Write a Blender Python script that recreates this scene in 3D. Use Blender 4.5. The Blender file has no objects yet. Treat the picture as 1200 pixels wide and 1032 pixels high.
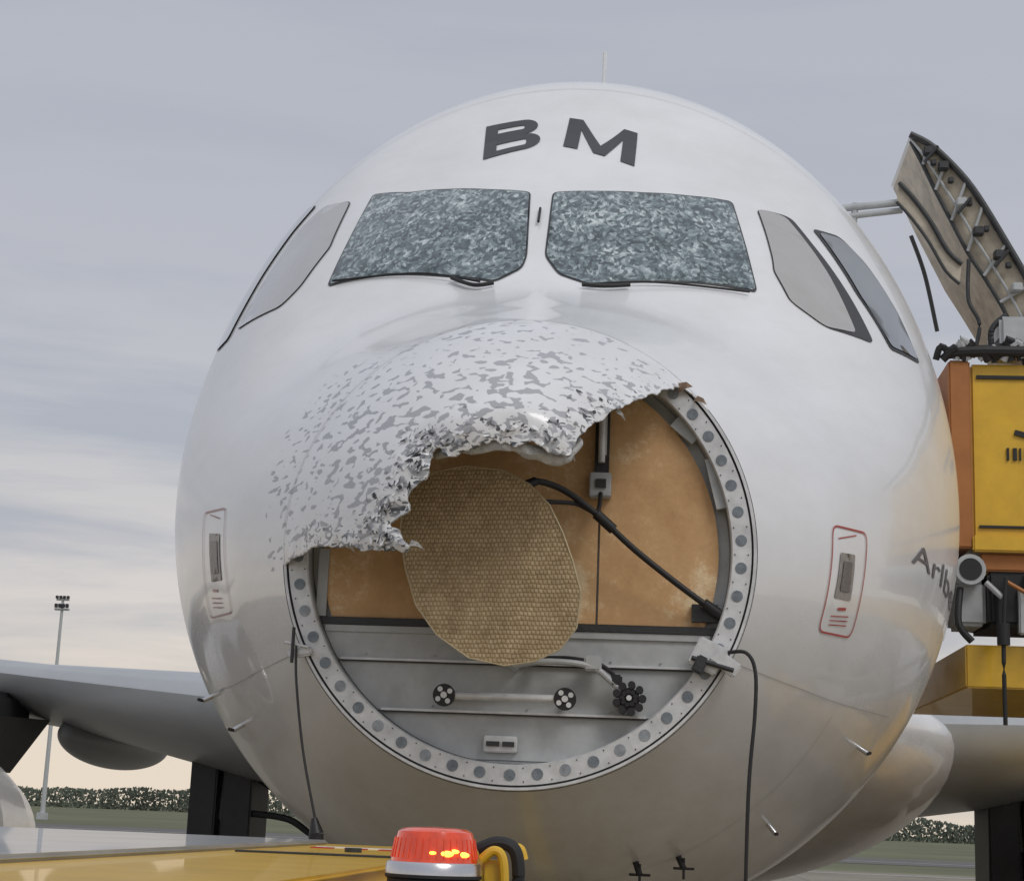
import bpy, math, bmesh, random
import numpy as np
from mathutils import Vector, Matrix, noise
from mathutils.geometry import delaunay_2d_cdt
random.seed(4)
scn=bpy.context.scene
# ---------------------------------------------------------------- helpers
def new_mat(name):
    m=bpy.data.materials.new(name);m.use_nodes=True
    nt=m.node_tree
    return m,nt,nt.nodes['Principled BSDF']
def mat(name,col,rough=.5,metal=0,var=.12,scale=6,bump=0,bscale=60,coat=0,emit=None):
    m,nt,b=new_mat(name)
    b.inputs['Roughness'].default_value=rough;b.inputs['Metallic'].default_value=metal
    b.inputs['Coat Weight'].default_value=coat
    tc=nt.nodes.new('ShaderNodeTexCoord');n=nt.nodes.new('ShaderNodeTexNoise')
    n.inputs['Scale'].default_value=scale;n.inputs['Detail'].default_value=8;n.inputs['Roughness'].default_value=.65
    nt.links.new(tc.outputs['Object'],n.inputs['Vector'])
    r=nt.nodes.new('ShaderNodeValToRGB');r.color_ramp.elements[0].position=.3;r.color_ramp.elements[1].position=.7
    r.color_ramp.elements[0].color=(*[c*(1-var) for c in col],1);r.color_ramp.elements[1].color=(*[min(1,c*(1+var)) for c in col],1)
    nt.links.new(n.outputs['Fac'],r.inputs['Fac']);nt.links.new(r.outputs['Color'],b.inputs['Base Color'])
    if bump:
        n2=nt.nodes.new('ShaderNodeTexNoise');n2.inputs['Scale'].default_value=bscale;n2.inputs['Detail'].default_value=5
        nt.links.new(tc.outputs['Object'],n2.inputs['Vector'])
        bp=nt.nodes.new('ShaderNodeBump');bp.inputs['Strength'].default_value=bump;bp.inputs['Distance'].default_value=.01
        nt.links.new(n2.outputs['Fac'],bp.inputs['Height']);nt.links.new(bp.outputs['Normal'],b.inputs['Normal'])
    if emit:
        b.inputs['Emission Color'].default_value=(*emit[0],1);b.inputs['Emission Strength'].default_value=emit[1]
    return m
def empty(name,loc=(0,0,0)):
    e=bpy.data.objects.new(name,None);bpy.context.collection.objects.link(e);e.location=loc;e.empty_display_size=.3;return e
def obj(name,vs,fs,mats,parent=None,smooth=False,midx=None):
    me=bpy.data.meshes.new(name);me.from_pydata([tuple(v) for v in vs],[],[tuple(f) for f in fs]);me.update()
    if not isinstance(mats,(list,tuple)): mats=[mats]
    for m in mats: me.materials.append(m)
    if smooth:
        for p in me.polygons:p.use_smooth=True
    if midx is not None:
        for p,i in zip(me.polygons,midx):p.material_index=i
    o=bpy.data.objects.new(name,me);bpy.context.collection.objects.link(o)
    if parent:o.parent=parent
    return o
class MB:
    """mesh builder collecting primitives"""
    def __init__(s): s.v=[];s.f=[];s.m=[]
    def add(s,vs,fs,mi=0):
        o=len(s.v);s.v+= [Vector(v) for v in vs];s.f+=[tuple(i+o for i in f) for f in fs];s.m+=[mi]*len(fs)
    def box(s,lo,hi,mi=0,M=None,bev=0):
        bm=bmesh.new();bmesh.ops.create_cube(bm,size=1)
        c=[(a+b)/2 for a,b in zip(lo,hi)];d=[b-a for a,b in zip(lo,hi)]
        for v in bm.verts: v.co=Vector((v.co.x*d[0]+c[0],v.co.y*d[1]+c[1],v.co.z*d[2]+c[2]))
        if bev: bmesh.ops.bevel(bm,geom=bm.edges[:],offset=bev,segments=2,affect='EDGES')
        if M: bmesh.ops.transform(bm,matrix=M,verts=bm.verts)
        s.bm(bm,mi)
    def bm(s,bm,mi=0):
        bm.verts.index_update()
        s.add([v.co.copy() for v in bm.verts],[[v.index for v in f.verts] for f in bm.faces],mi);bm.free()
    def cyl(s,a,b,r,r2=None,mi=0,n=20,caps=True):
        a=Vector(a);b=Vector(b);r2=r if r2 is None else r2
        d=(b-a);q=d.to_track_quat('Z','Y');vs=[]
        for p,rr in((a,r),(b,r2)):
            for k in range(n):
                t=2*math.pi*k/n;vs.append(p+q@Vector((rr*math.cos(t),rr*math.sin(t),0)))
        fs=[(k,(k+1)%n,n+(k+1)%n,n+k) for k in range(n)]
        if caps: fs+= [tuple(range(n-1,-1,-1)),tuple(range(n,2*n))]
        s.add(vs,fs,mi)
    def tube(s,pts,r,mi=0,n=10,sub=8):
        pts=[Vector(p) for p in pts];P=[]
        for i in range(len(pts)-1):
            p0=pts[max(i-1,0)];p1=pts[i];p2=pts[i+1];p3=pts[min(i+2,len(pts)-1)]
            for j in range(sub):
                t=j/sub
                P.append(.5*((2*p1)+(p2-p0)*t+(2*p0-5*p1+4*p2-p3)*t*t+(3*p1-p0-3*p2+p3)*t**3))
        P.append(pts[-1]);vs=[];fs=[]
        for i,p in enumerate(P):
            d=(P[min(i+1,len(P)-1)]-P[max(i-1,0)]);q=d.to_track_quat('Z','Y')
            rr=r(i/(len(P)-1)) if callable(r) else r
            for k in range(n):
                t=2*math.pi*k/n;vs.append(p+q@Vector((rr*math.cos(t),rr*math.sin(t),0)))
        for i in range(len(P)-1):
            for k in range(n): fs.append((i*n+k,i*n+(k+1)%n,(i+1)*n+(k+1)%n,(i+1)*n+k))
        fs+=[tuple(range(n-1,-1,-1)),tuple(range((len(P)-1)*n,len(P)*n))]
        s.add(vs,fs,mi)
    def obj(s,name,mats,parent=None,smooth=False):
        o=obj(name,s.v,s.f,mats,parent,smooth,s.m)
        if smooth:
            try:
                o.data.set_sharp_from_angle(angle=math.radians(35))
            except Exception: pass
        return o
# ---------------------------------------------------------------- fuselage surface
def pchip(xs,ys):
    n=len(xs);h=[xs[i+1]-xs[i] for i in range(n-1)];d=[(ys[i+1]-ys[i])/h[i] for i in range(n-1)]
    m=[d[0]]+[0]*(n-2)+[d[-1]]
    for i in range(1,n-1):
        if d[i-1]*d[i]<=0: m[i]=0
        else:
            w1=2*h[i]+h[i-1];w2=h[i]+2*h[i-1]
            m[i]=(w1+w2)/(w1/d[i-1]+w2/d[i])
    def f(x):
        if x<=xs[0]: return ys[0]
        if x>=xs[-1]: return ys[-1]
        i=0
        while x>xs[i+1]: i+=1
        t=(x-xs[i])/h[i]
        return (ys[i]*(2*t**3-3*t*t+1)+h[i]*m[i]*(t**3-2*t*t+t)+ys[i+1]*(-2*t**3+3*t*t)+h[i]*m[i+1]*(t**3-t*t))
    return f
Tt=pchip([0,.5,.95,1.6,2.1,2.8,3.5,4.5,6,24,36],[3.78,3.98,4.20,4.85,5.32,5.96,6.2,6.28,6.3,6.3,5.6])
Wt=pchip([0,.5,.8,1.2,1.6,2.0,2.4,3,3.8,4.6,5.6,24,36],[.82,1.12,1.27,1.47,1.65,1.80,1.91,2.0,2.09,2.14,2.17,2.17,.25])
Bt=pchip([0,.5,1.2,2.2,3.5,5,22,36],[2.14,1.94,1.75,1.6,1.52,1.5,1.5,4.9])
Mt=pchip([0,1,2,3,4,6,24,36],[2.96,3.2,3.45,3.65,3.8,3.85,3.9,5.2])
L=.85
def prof(y):
    if y>=0: return Tt(y),Bt(y),Wt(y),Mt(y)
    u=min(-y/L,1); zt=2.88
    return zt+(3.78-zt)*(1-u)**.45, zt+(2.14-zt)*(1-u)**.5, .82*(1-u)**.56, zt+(.08)*(1-u)
def S0(y,ph):
    T,B,W,M=prof(y);c=math.cos(ph);s=math.sin(ph)
    return Vector((W*c,y,M+((T-M) if s>0 else (M-B))*s))
def S(y,ph,off=0):
    p=S0(y,ph)
    if off:
        a=S0(y+.01,ph)-S0(y-.01,ph);b=S0(y,ph+.01)-S0(y,ph-.01)
        n=b.cross(a).normalized()
        if n.dot(p-Vector((0,y,prof(y)[3])))<0:n=-n
        p=p+n*off
    return p
D=math.radians
# ---------------------------------------------------------------- materials
m_white=mat('white_paint',(.78,.79,.80),.25,var=.03)
m_black=mat('black_rubber',(.018,.018,.02),.6)
m_dark=mat('dark_metal',(.05,.052,.055),.5,.4,bump=.2)
m_grey=mat('grey_primer',(.46,.48,.49),.5,.05,var=.15,scale=9)
m_lgrey=mat('ring_metal',(.66,.67,.68),.4,.15,var=.2,scale=14)
m_hole=mat('bolt_hole',(.20,.23,.26),.5,.2,var=.3,scale=40)
m_red=mat('red_marking',(.42,.05,.04),.5)
m_faint=mat('faded_red_marking',(.50,.33,.32),.5)
m_chrome=mat('polished_metal',(.6,.6,.62),.22,.9)
m_yel=mat('yellow_paint',(.72,.43,.02),.38,var=.14,scale=5,coat=.3)
m_orange=mat('orange_brown_paint',(.42,.16,.04),.5,var=.15)
m_foam=mat('foam_core',(.50,.50,.49),.9,var=.3,scale=30,bump=.6,bscale=70)
m_rim=mat('torn_laminate',(.40,.40,.39),.85,var=.5,scale=40,bump=.5,bscale=120)
m_frame=mat('window_seal',(.035,.037,.04),.5)
m_wing=mat('wing_grey_paint',(.42,.44,.46),.35,.1,var=.08,scale=1.5)
m_tyre=mat('tyre_rubber',(.02,.02,.02),.8)
m_rope=mat('cable_black',(.015,.015,.017),.45)
m_flake=mat('grey_primer_flake',(.30,.31,.33),.6,var=.3,scale=40)

def paint():
    m,nt,b=new_mat('fuselage_white_paint');N=nt.nodes.new;Lk=nt.links.new
    tc=N('ShaderNodeTexCoord')
    def math_(op,a,b2,clamp=False):
        x=N('ShaderNodeMath');x.operation=op;x.use_clamp=clamp
        for i,q in enumerate((a,b2)):
            if isinstance(q,(int,float)):x.inputs[i].default_value=q
            else:Lk(q,x.inputs[i])
        return x.outputs[0]
    # grime
    g=N('ShaderNodeTexNoise');g.inputs['Scale'].default_value=1.3;g.inputs['Detail'].default_value=9;g.inputs['Roughness'].default_value=.7
    mp=N('ShaderNodeMapping');mp.inputs['Scale'].default_value=(1,.35,1.4);Lk(tc.outputs['Object'],mp.inputs[0]);Lk(mp.outputs[0],g.inputs['Vector'])
    gr=N('ShaderNodeValToRGB');gr.color_ramp.elements[0].position=.35;gr.color_ramp.elements[1].position=.62
    gr.color_ramp.elements[0].color=(.74,.745,.75,1);gr.color_ramp.elements[1].color=(.83,.84,.86,1)
    Lk(g.outputs['Fac'],gr.inputs[0])
    # belly grime plus brownish ground reflection painted into the colour, streaked aft
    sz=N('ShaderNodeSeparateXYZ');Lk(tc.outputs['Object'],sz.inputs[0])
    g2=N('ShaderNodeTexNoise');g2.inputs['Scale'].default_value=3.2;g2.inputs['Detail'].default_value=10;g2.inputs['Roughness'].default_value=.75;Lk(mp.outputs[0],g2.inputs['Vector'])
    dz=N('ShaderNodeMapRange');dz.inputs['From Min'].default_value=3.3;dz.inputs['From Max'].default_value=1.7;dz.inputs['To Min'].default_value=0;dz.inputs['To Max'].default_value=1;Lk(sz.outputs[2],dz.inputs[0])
    dirt_reflect=math_('MULTIPLY',dz.outputs[0],math_('ADD',math_('MULTIPLY',g2.outputs['Fac'],1.6),-.1),True)
    md=N('ShaderNodeMix');md.data_type='RGBA';Lk(math_('MULTIPLY',dirt_reflect,.85),md.inputs[0]);Lk(gr.outputs[0],md.inputs[6]);md.inputs[7].default_value=(.46,.41,.33,1)
    at=N('ShaderNodeAttribute');at.attribute_name='dmg'
    ae=N('ShaderNodeAttribute');ae.attribute_name='edge'
    n1=N('ShaderNodeTexNoise');n1.inputs['Scale'].default_value=27;n1.inputs['Detail'].default_value=.7;n1.inputs['Distortion'].default_value=.4
    mp2=N('ShaderNodeMapping');mp2.inputs['Scale'].default_value=(1,.5,1.6);mp2.inputs['Rotation'].default_value=(0,D(-18),0);Lk(tc.outputs['Object'],mp2.inputs[0]);Lk(mp2.outputs[0],n1.inputs['Vector'])
    nL=N('ShaderNodeTexNoise');nL.inputs['Scale'].default_value=6;nL.inputs['Detail'].default_value=2;Lk(tc.outputs['Object'],nL.inputs['Vector'])
    thr=math_('ADD',math_('SUBTRACT',.565,math_('MULTIPLY',at.outputs['Fac'],.085)),math_('MULTIPLY',nL.outputs['Fac'],.15))
    chip=math_('MULTIPLY',math_('SUBTRACT',n1.outputs['Fac'],thr),50,True)
    chip=math_('MULTIPLY',chip,math_('GREATER_THAN',at.outputs['Fac'],.01))
    mx=N('ShaderNodeMix');mx.data_type='RGBA';Lk(chip,mx.inputs[0]);Lk(md.outputs[2],mx.inputs[6]);mx.inputs[7].default_value=(.42,.43,.455,1)
    # torn dark flaking near the break
    n2=N('ShaderNodeTexNoise');n2.inputs['Scale'].default_value=30;n2.inputs['Detail'].default_value=4;n2.inputs['Distortion'].default_value=1.4
    Lk(mp2.outputs[0],n2.inputs['Vector'])
    tear=math_('MULTIPLY',math_('SUBTRACT',n2.outputs['Fac'],math_('SUBTRACT',.69,math_('MULTIPLY',ae.outputs['Fac'],.20))),22,True)
    tear=math_('MULTIPLY',tear,math_('GREATER_THAN',ae.outputs['Fac'],.02))
    tc2=N('ShaderNodeValToRGB');tc2.color_ramp.elements[0].position=.4;tc2.color_ramp.elements[0].color=(.06,.065,.075,1);tc2.color_ramp.elements[1].position=.6;tc2.color_ramp.elements[1].color=(.24,.25,.27,1);Lk(n1.outputs['Fac'],tc2.inputs[0])
    mx2=N('ShaderNodeMix');mx2.data_type='RGBA';Lk(tear,mx2.inputs[0]);Lk(mx.outputs[2],mx2.inputs[6]);Lk(tc2.outputs[0],mx2.inputs[7])
    Lk(mx2.outputs[2],b.inputs['Base Color'])
    rr=math_('ADD',math_('ADD',.25,math_('MULTIPLY',chip,.3)),math_('MULTIPLY',dirt_reflect,.10));Lk(rr,b.inputs['Roughness'])
    b.inputs['Coat Weight'].default_value=.4;b.inputs['Coat Roughness'].default_value=.05
    w=N('ShaderNodeTexNoise');w.inputs['Scale'].default_value=2.2;w.inputs['Detail'].default_value=2;Lk(tc.outputs['Object'],w.inputs['Vector'])
    h=math_('SUBTRACT',math_('MULTIPLY',w.outputs['Fac'],.5),math_('ADD',math_('MULTIPLY',chip,.06),math_('MULTIPLY',tear,.4)))
    bp=N('ShaderNodeBump');bp.inputs['Strength'].default_value=.3;bp.inputs['Distance'].default_value=.02
    Lk(h,bp.inputs['Height']);Lk(bp.outputs[0],b.inputs['Normal'])
    return m
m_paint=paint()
def glass_cracked():
    m,nt,b=new_mat('shattered_windshield');N=nt.nodes.new;Lk=nt.links.new
    tc=N('ShaderNodeTexCoord')
    n0=N('ShaderNodeTexNoise');n0.inputs['Scale'].default_value=6;n0.inputs['Detail'].default_value=1;Lk(tc.outputs['Object'],n0.inputs['Vector'])
    va=N('ShaderNodeVectorMath');va.operation='MULTIPLY_ADD';Lk(n0.outputs['Color'],va.inputs[0]);va.inputs[1].default_value=(.09,.09,.09);Lk(tc.outputs['Object'],va.inputs[2])
    mp=N('ShaderNodeMapping');mp.inputs['Scale'].default_value=(1.15,.5,.85);mp.inputs['Rotation'].default_value=(0,.6,0);Lk(va.outputs[0],mp.inputs[0])
    n1=N('ShaderNodeTexNoise');n1.inputs['Scale'].default_value=36;n1.inputs['Detail'].default_value=8;n1.inputs['Roughness'].default_value=.85;Lk(mp.outputs[0],n1.inputs['Vector'])
    v=N('ShaderNodeTexVoronoi');v.inputs['Scale'].default_value=58;v.inputs['Randomness'].default_value=1;Lk(mp.outputs[0],v.inputs['Vector'])
    bw=N('ShaderNodeSeparateXYZ');Lk(v.outputs['Color'],bw.inputs[0])
    nb=N('ShaderNodeTexNoise');nb.inputs['Scale'].default_value=4.5;nb.inputs['Detail'].default_value=3;Lk(tc.outputs['Object'],nb.inputs['Vector'])
    a1=N('ShaderNodeMath');a1.operation='MULTIPLY_ADD';Lk(bw.outputs[0],a1.inputs[0]);a1.inputs[1].default_value=.32;Lk(n1.outputs['Fac'],a1.inputs[2])
    a2=N('ShaderNodeMath');a2.operation='MULTIPLY_ADD';Lk(nb.outputs['Fac'],a2.inputs[0]);a2.inputs[1].default_value=.40;Lk(a1.outputs[0],a2.inputs[2])
    c=N('ShaderNodeValToRGB');e=c.color_ramp.elements
    a3=N('ShaderNodeMath');a3.operation='SUBTRACT';Lk(a2.outputs[0],a3.inputs[0]);a3.inputs[1].default_value=.285
    e[0].position=.38;e[0].color=(.020,.036,.042,1);e[1].position=.84;e[1].color=(.66,.72,.73,1);x=e.new(.55);x.color=(.085,.130,.145,1);x=e.new(.68);x.color=(.24,.31,.325,1)
    Lk(a3.outputs[0],c.inputs[0]);Lk(c.outputs[0],b.inputs['Base Color'])
    b.inputs['Roughness'].default_value=.35;b.inputs['Coat Weight'].default_value=.5;b.inputs['Coat Roughness'].default_value=.08
    bp=N('ShaderNodeBump');bp.inputs['Strength'].default_value=.3;bp.inputs['Distance'].default_value=.003;Lk(a2.outputs[0],bp.inputs['Height']);Lk(bp.outputs[0],b.inputs['Normal'])
    return m
m_crack=glass_cracked()
m_sideglass=mat('side_window_glass',(.10,.11,.115),.08,0,var=.1,coat=1)
m_sidelight=mat('side_window_reflection',(.38,.365,.345),.12,0,var=.12,scale=1.5,coat=1)  # pale grey-beige reflection painted in as the glass colour
# ---------------------------------------------------------------- damage fields
BRK=[(-.86,2.87),(-.75,2.89),(-.64,2.90),(-.49,2.87),(-.39,2.85),(-.27,2.84),(-.26,2.87),(-.32,2.91),(-.35,2.94),(-.29,2.99),(-.25,3.06),(-.22,3.11),(-.23,3.16),(-.15,3.15),(-.07,3.17),(.01,3.19),(.09,3.17),(.16,3.15),(.21,3.17),(.24,3.23),(.28,3.29),(.35,3.35),(.40,3.41),(.47,3.46),(.53,3.53),(.56,3.535),(.63,3.49),(.71,3.40),(.77,3.30),(.83,3.11)]
ARC=[(-.9,2.9),(-.95,3.10),(-.93,3.43),(-.77,3.66),(-.51,3.73),(-.27,3.77),(.03,3.78),(.26,3.73),(.44,3.64),(.56,3.54)]
def seg_dist(P,poly,closed=False):
    d=np.full(len(P),9.)
    n=len(poly)
    for i in range(n if closed else n-1):
        a=np.array(poly[i]);b=np.array(poly[(i+1)%n]);ab=b-a
        t=np.clip(((P-a)@ab)/(ab@ab+1e-12),0,1)
        d=np.minimum(d,np.linalg.norm(P-(a+t[:,None]*ab),axis=1))
    return d
def inside(P,poly):
    r=np.zeros(len(P),bool);n=len(poly)
    for i in range(n):
        x1,y1=poly[i];x2,y2=poly[(i+1)%n]
        c=((y1>P[:,1])!=(y2>P[:,1]))&(P[:,0]<(x2-x1)*(P[:,1]-y1)/((y2-y1)+1e-12)+x1)
        r^=c
    return r
DMG=ARC+BRK[24::-1]
def fields(V):
    P=V[:,[0,2]]
    ins=inside(P,DMG);d=seg_dist(P,ARC)
    dm=np.where(ins,np.clip(d/.40,0.02,1),0)
    dm=np.where((V[:,1]>.6),0,dm)
    e=np.clip(1-seg_dist(P,BRK[2:24])/.15,0,1)*np.clip(1.1-.6*(P[:,0]+.25)/.7,.4,1);e=np.where(V[:,1]>.05,0,e)
    return dm,e
def set_attr(me,name,arr):
    a=me.attributes.new(name,'FLOAT','POINT');a.data.foreach_set('value',np.asarray(arr,dtype=np.float32))
# ---------------------------------------------------------------- AIRLINER
air=empty('airliner')
ys=[.03*i for i in range(0,120)]+[3.6+.2*i for i in range(12)]+[6+i for i in range(0,31)]
N=240
V=[];F=[]
for y in ys:
    for k in range(N): V.append(S0(y,2*math.pi*k/N))
for i in range(len(ys)-1):
    for k in range(N): F.append((i*N+k,(i+1)*N+k,(i+1)*N+(k+1)%N,i*N+(k+1)%N))
F.append(tuple(range((len(ys)-1)*N,len(ys)*N)))
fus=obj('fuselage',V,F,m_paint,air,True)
dm,e=fields(np.array([tuple(v) for v in V]));set_attr(fus.data,'dmg',dm);set_attr(fus.data,'edge',e)
# radome remains
NY,NP=210,720
yy=[-L+L*(i/NY)**1.6 for i in range(NY+1)]
V=np.array([tuple(S0(y,2*math.pi*k/NP)) for y in yy for k in range(NP)])
d=seg_dist(V[:,[0,2]],BRK);top=V[:,2]>2.6
jit=np.zeros((len(V),2));nz=np.zeros(len(V))
for i in np.where((d<.2)&top)[0]:
    p=Vector(V[i]);k_=1.0 if p.x<.2 else .45
    if p.x<-.38: k_=.35
    jit[i,0]=k_*(.028*noise.noise(p*14)+.010*noise.noise(p*34));jit[i,1]=k_*(.028*noise.noise(p*14+Vector((9,3,1)))+.010*noise.noise(p*34+Vector((5,5,5))))
    nz[i]=noise.noise(p*9)*.8+noise.noise(p*20)*.2
CUTP=BRK+[(1.5,3.11),(1.5,1.2),(-1.5,1.2),(-1.5,2.87)]
cutv=inside(V[:,[0,2]]+jit,CUTP).astype(int)
VV=V.copy()
free=np.clip(-V[:,1]/.06,0,1)
mid=np.clip(1-np.abs(V[:,0]+.03)/.45,0,1)
w=np.clip(1-d/.13,0,1)**2*free
VV[:,1]+=w*(.01+.07*mid+.018*nz);VV[:,2]-=w*(.002+.02*mid+.010*nz)
w2=np.clip(1-d/.2,0,1)*free*top
VV[:,1]+=w2*.010*nz
F=[]
for i in range(NY):
    for k in range(NP):
        a,b,c,dd=i*NP+k,i*NP+(k+1)%NP,(i+1)*NP+(k+1)%NP,(i+1)*NP+k
        if cutv[a]+cutv[b]+cutv[c]+cutv[dd]<2: F.append((a,dd,c,b))
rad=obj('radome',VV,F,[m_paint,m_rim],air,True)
dm,e=fields(V);set_attr(rad.data,'dmg',dm);set_attr(rad.data,'edge',e)
bm=bmesh.new();bm.from_mesh(rad.data)
bmesh.ops.delete(bm,geom=[v for v in bm.verts if not v.link_faces],context='VERTS')
for it in range(3):
    upd={}
    for v in bm.verts:
        be=[e_ for e_ in v.link_edges if e_.is_boundary]
        if len(be)==2 and v.co.y<-.02:
            q=(be[0].other_vert(v).co+be[1].other_vert(v).co)/2;upd[v]=v.co.lerp(q,.5)
    for v,c in upd.items(): v.co=c
bm.to_mesh(rad.data);bm.free()
so=rad.modifiers.new('thickness','SOLIDIFY');so.thickness=.006;so.offset=-1;so.material_offset=1;so.material_offset_rim=1
# paint flakes standing up along the break
mb=MB()
seg=BRK[4:22]
for _ in range(380):
    i=random.randrange(9) if random.random()<.62 else random.randrange(len(seg)-1);t=random.random();a=seg[i];b=seg[i+1]
    x=a[0]+(b[0]-a[0])*t+random.gauss(0,.04)-.03;z=a[1]+(b[1]-a[1])*t+abs(random.gauss(0,.05))
    if inside(np.array([(x,z)]),CUTP)[0]: continue
    dd=seg_dist(np.array([(x,z)]),BRK)[0]
    if dd<.02: continue
    lo,hi=-.84,0
    for __ in range(18):
        mid=(lo+hi)/2;T,B,W,M=prof(mid);inn=(x/W)**2+((z-M)/((T-M) if z>M else (M-B)))**2<1
        if inn:hi=mid
        else:lo=mid
    if hi>-.03: continue
    y=hi;T,B,W,M=prof(y);ph=math.atan2((z-M)/((T-M) if z>M else (M-B)),x/W)
    mm=max(0,1-abs(x+.03)/.45);ww=max(0,1-dd/.13)**2
    p=S(y,ph,.003);n=(S(y,ph,.02)-p).normalized();p=p+Vector((0,ww*(.01+.07*mm),-ww*(.002+.02*mm)));u=n.orthogonal().normalized();vv=n.cross(u)
    an=random.uniform(0,6.28);u,vv=u*math.cos(an)+vv*math.sin(an),vv*math.cos(an)-u*math.sin(an)
    s=random.uniform(.005,.014);k=random.randint(4,6);pts=[]
    lift=random.uniform(.02,.35)
    for j in range(k):
        tt=2*math.pi*j/k+random.uniform(-.3,.3);r=s*random.uniform(.6,1.5);cx=r*math.cos(tt);cy=r*.5*math.sin(tt)
        pts.append(p+u*cx+vv*cy+n*(lift*(cx+s)))
    rv=random.random();mb.add(pts,[tuple(range(k))],0 if rv<.4 else (1 if rv<.62 else 2))
mb.obj('paint_flakes',[m_white,m_dark,m_flake],air)
# rolled foam lip
mb=MB()
def lipr(t): return .007+.015*math.sin(math.pi*min(1,t))**.6*(1+.4*noise.noise(Vector((t*9,0,0))))
lp=[(-.225,-.60,3.155),(-.15,-.645,3.165),(-.07,-.66,3.172),(.01,-.67,3.180),(.09,-.66,3.160),(.15,-.64,3.145),(.20,-.61,3.160),(.23,-.56,3.22)]
mb.tube(lp,lipr,n=16)
for v in mb.v: v+= Vector((noise.noise(v*22),noise.noise(v*22+Vector((4,4,4))),noise.noise(v*22+Vector((8,8,8)))))*.012
mb.obj('foam_lip',m_foam,air,True)
# a few shreds of torn laminate hanging off the break
mb=MB()
for (x,y,z),(dx,dy,dz),wd in (((-.27,-.70,2.86),(.04,.02,-.015),.010),((.20,-.60,3.18),(.02,.03,-.03),.009),((.34,-.44,3.35),(.03,.02,-.03),.008),((-.50,-.50,2.88),(.02,.03,-.02),.009),((.54,-.04,3.53),(.05,-.03,.0),.018),((.60,-.02,3.50),(.04,-.03,-.03),.012)):
    a=Vector((x,y,z));b=a+Vector((dx,dy,dz));s=Vector((dz,0,-dx)).normalized()*wd
    m_=a.lerp(b,.55)+Vector((0,-.008,.004));mb.add([a-s,a+s,m_+s*.6,m_-s*.7,b+s*.1],[(0,1,2,3),(3,2,4)],0 if x>.5 else 1)
mb.obj('torn_shreds',[mat('brown_laminate',(.28,.19,.13),.8,var=.4,scale=50),m_rim],air)
# ring flange, bulkhead
mb=MB();n=160;RC=2.96
def circ(r,y,n=n): return [Vector((r*math.cos(2*math.pi*k/n),y,RC+r*math.sin(2*math.pi*k/n))) for k in range(n)]
def loop(r1,y1,r2,y2,mi): mb.add(circ(r1,y1)+circ(r2,y2),[(k,(k+1)%n,n+(k+1)%n,n+k) for k in range(n)],mi)
loop(.819,.004,.815,-.012,0);loop(.815,-.012,.806,-.012,0);loop(.806,-.012,.802,-.004,2);loop(.802,-.004,.799,-.006,2);loop(.799,-.006,.735,-.006,0);loop(.735,-.006,.73,0,0);loop(.73,0,.73,.09,1);loop(.73,.09,.69,.092,1)
mb.obj('radome_ring',[m_lgrey,m_grey,m_dark],air)
mb=MB()
for k in range(50):
    t=2*math.pi*(k+.5)/50+random.uniform(-.004,.004);c=Vector((.765*math.cos(t),0,RC+.765*math.sin(t)))
    mb.cyl(c+Vector((0,-.0085,0)),c+Vector((0,-.004,0)),.0195,mi=0 if random.random()<.7 else 1,n=20)
    for s in(-.028,.028):
        t2=t+.06;c2=Vector(((.765+s*.8)*math.cos(t2),0,RC+(.765+s*.8)*math.sin(t2)))
        mb.cyl(c2+Vector((0,-.009,0)),c2+Vector((0,-.004,0)),.0024,mi=2,n=8)
mb.obj('ring_bolts',[m_hole,mat('bolt_hole_light',(.30,.33,.36),.5,.2,var=.3,scale=40),m_dark],air)
def bulk_orange():
    m,nt,b=new_mat('orange_bulkhead_panel');N=nt.nodes.new;Lk=nt.links.new
    tc=N('ShaderNodeTexCoord');n1=N('ShaderNodeTexNoise');n1.inputs['Scale'].default_value=3.0;n1.inputs['Detail'].default_value=12;n1.inputs['Roughness'].default_value=.8;Lk(tc.outputs['Object'],n1.inputs['Vector'])
    c=N('ShaderNodeValToRGB');e=c.color_ramp.elements;e[0].position=.32;e[1].position=.64;e[0].color=(.53,.30,.13,1);e[1].color=(.92,.74,.48,1);x=e.new(.53);x.color=(.69,.43,.21,1);Lk(n1.outputs['Fac'],c.inputs[0])
    Lk(c.outputs[0],b.inputs['Base Color']);b.inputs['Roughness'].default_value=.6
    bp=N('ShaderNodeBump');bp.inputs['Strength'].default_value=.15;bp.inputs['Distance'].default_value=.01;Lk(n1.outputs['Fac'],bp.inputs['Height']);Lk(bp.outputs[0],b.inputs['Normal'])
    return m
m_bulk=bulk_orange()
def chord(z,r): return math.sqrt(max(0,r*r-(z-RC)**2))
mb=MB()
def slab(z0,z1,r,y,th,mi,x0=-9,x1=9,nz=24):
    L1=[];R1=[]
    for i in range(nz+1):
        z=z0+(z1-z0)*i/nz;c=chord(z,r);L1.append((max(-c,x0),z));R1.append((min(c,x1),z))
    pl=[p for p in L1]+[p for p in reversed(R1)]
    k=len(pl)
    vs=[(x,y,z) for x,z in pl]+[(x,y+th,z) for x,z in pl]
    mb.add(vs,[tuple(range(k))]+[(i,(i+1)%k,k+(i+1)%k,k+i) for i in range(k)],mi)
slab(2.245,2.397,.727,.075,.02,0);slab(2.401,2.566,.727,.068,.02,0);slab(2.57,2.688,.727,.060,.02,0)
slab(2.18+.055,2.243,.727,.082,.02,0)
slab(2.692,3.688,.728,.084,.02,3)
slab(2.715,3.66,.69,.060,.02,1,-9,.272);slab(2.715,3.66,.69,.060,.02,1,.280,9)
slab(2.688,2.712,.727,.045,.03,2)
mb.obj('pressure_bulkhead',[m_grey,m_bulk,m_dark,m_grey],air)
mb=MB()
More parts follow.
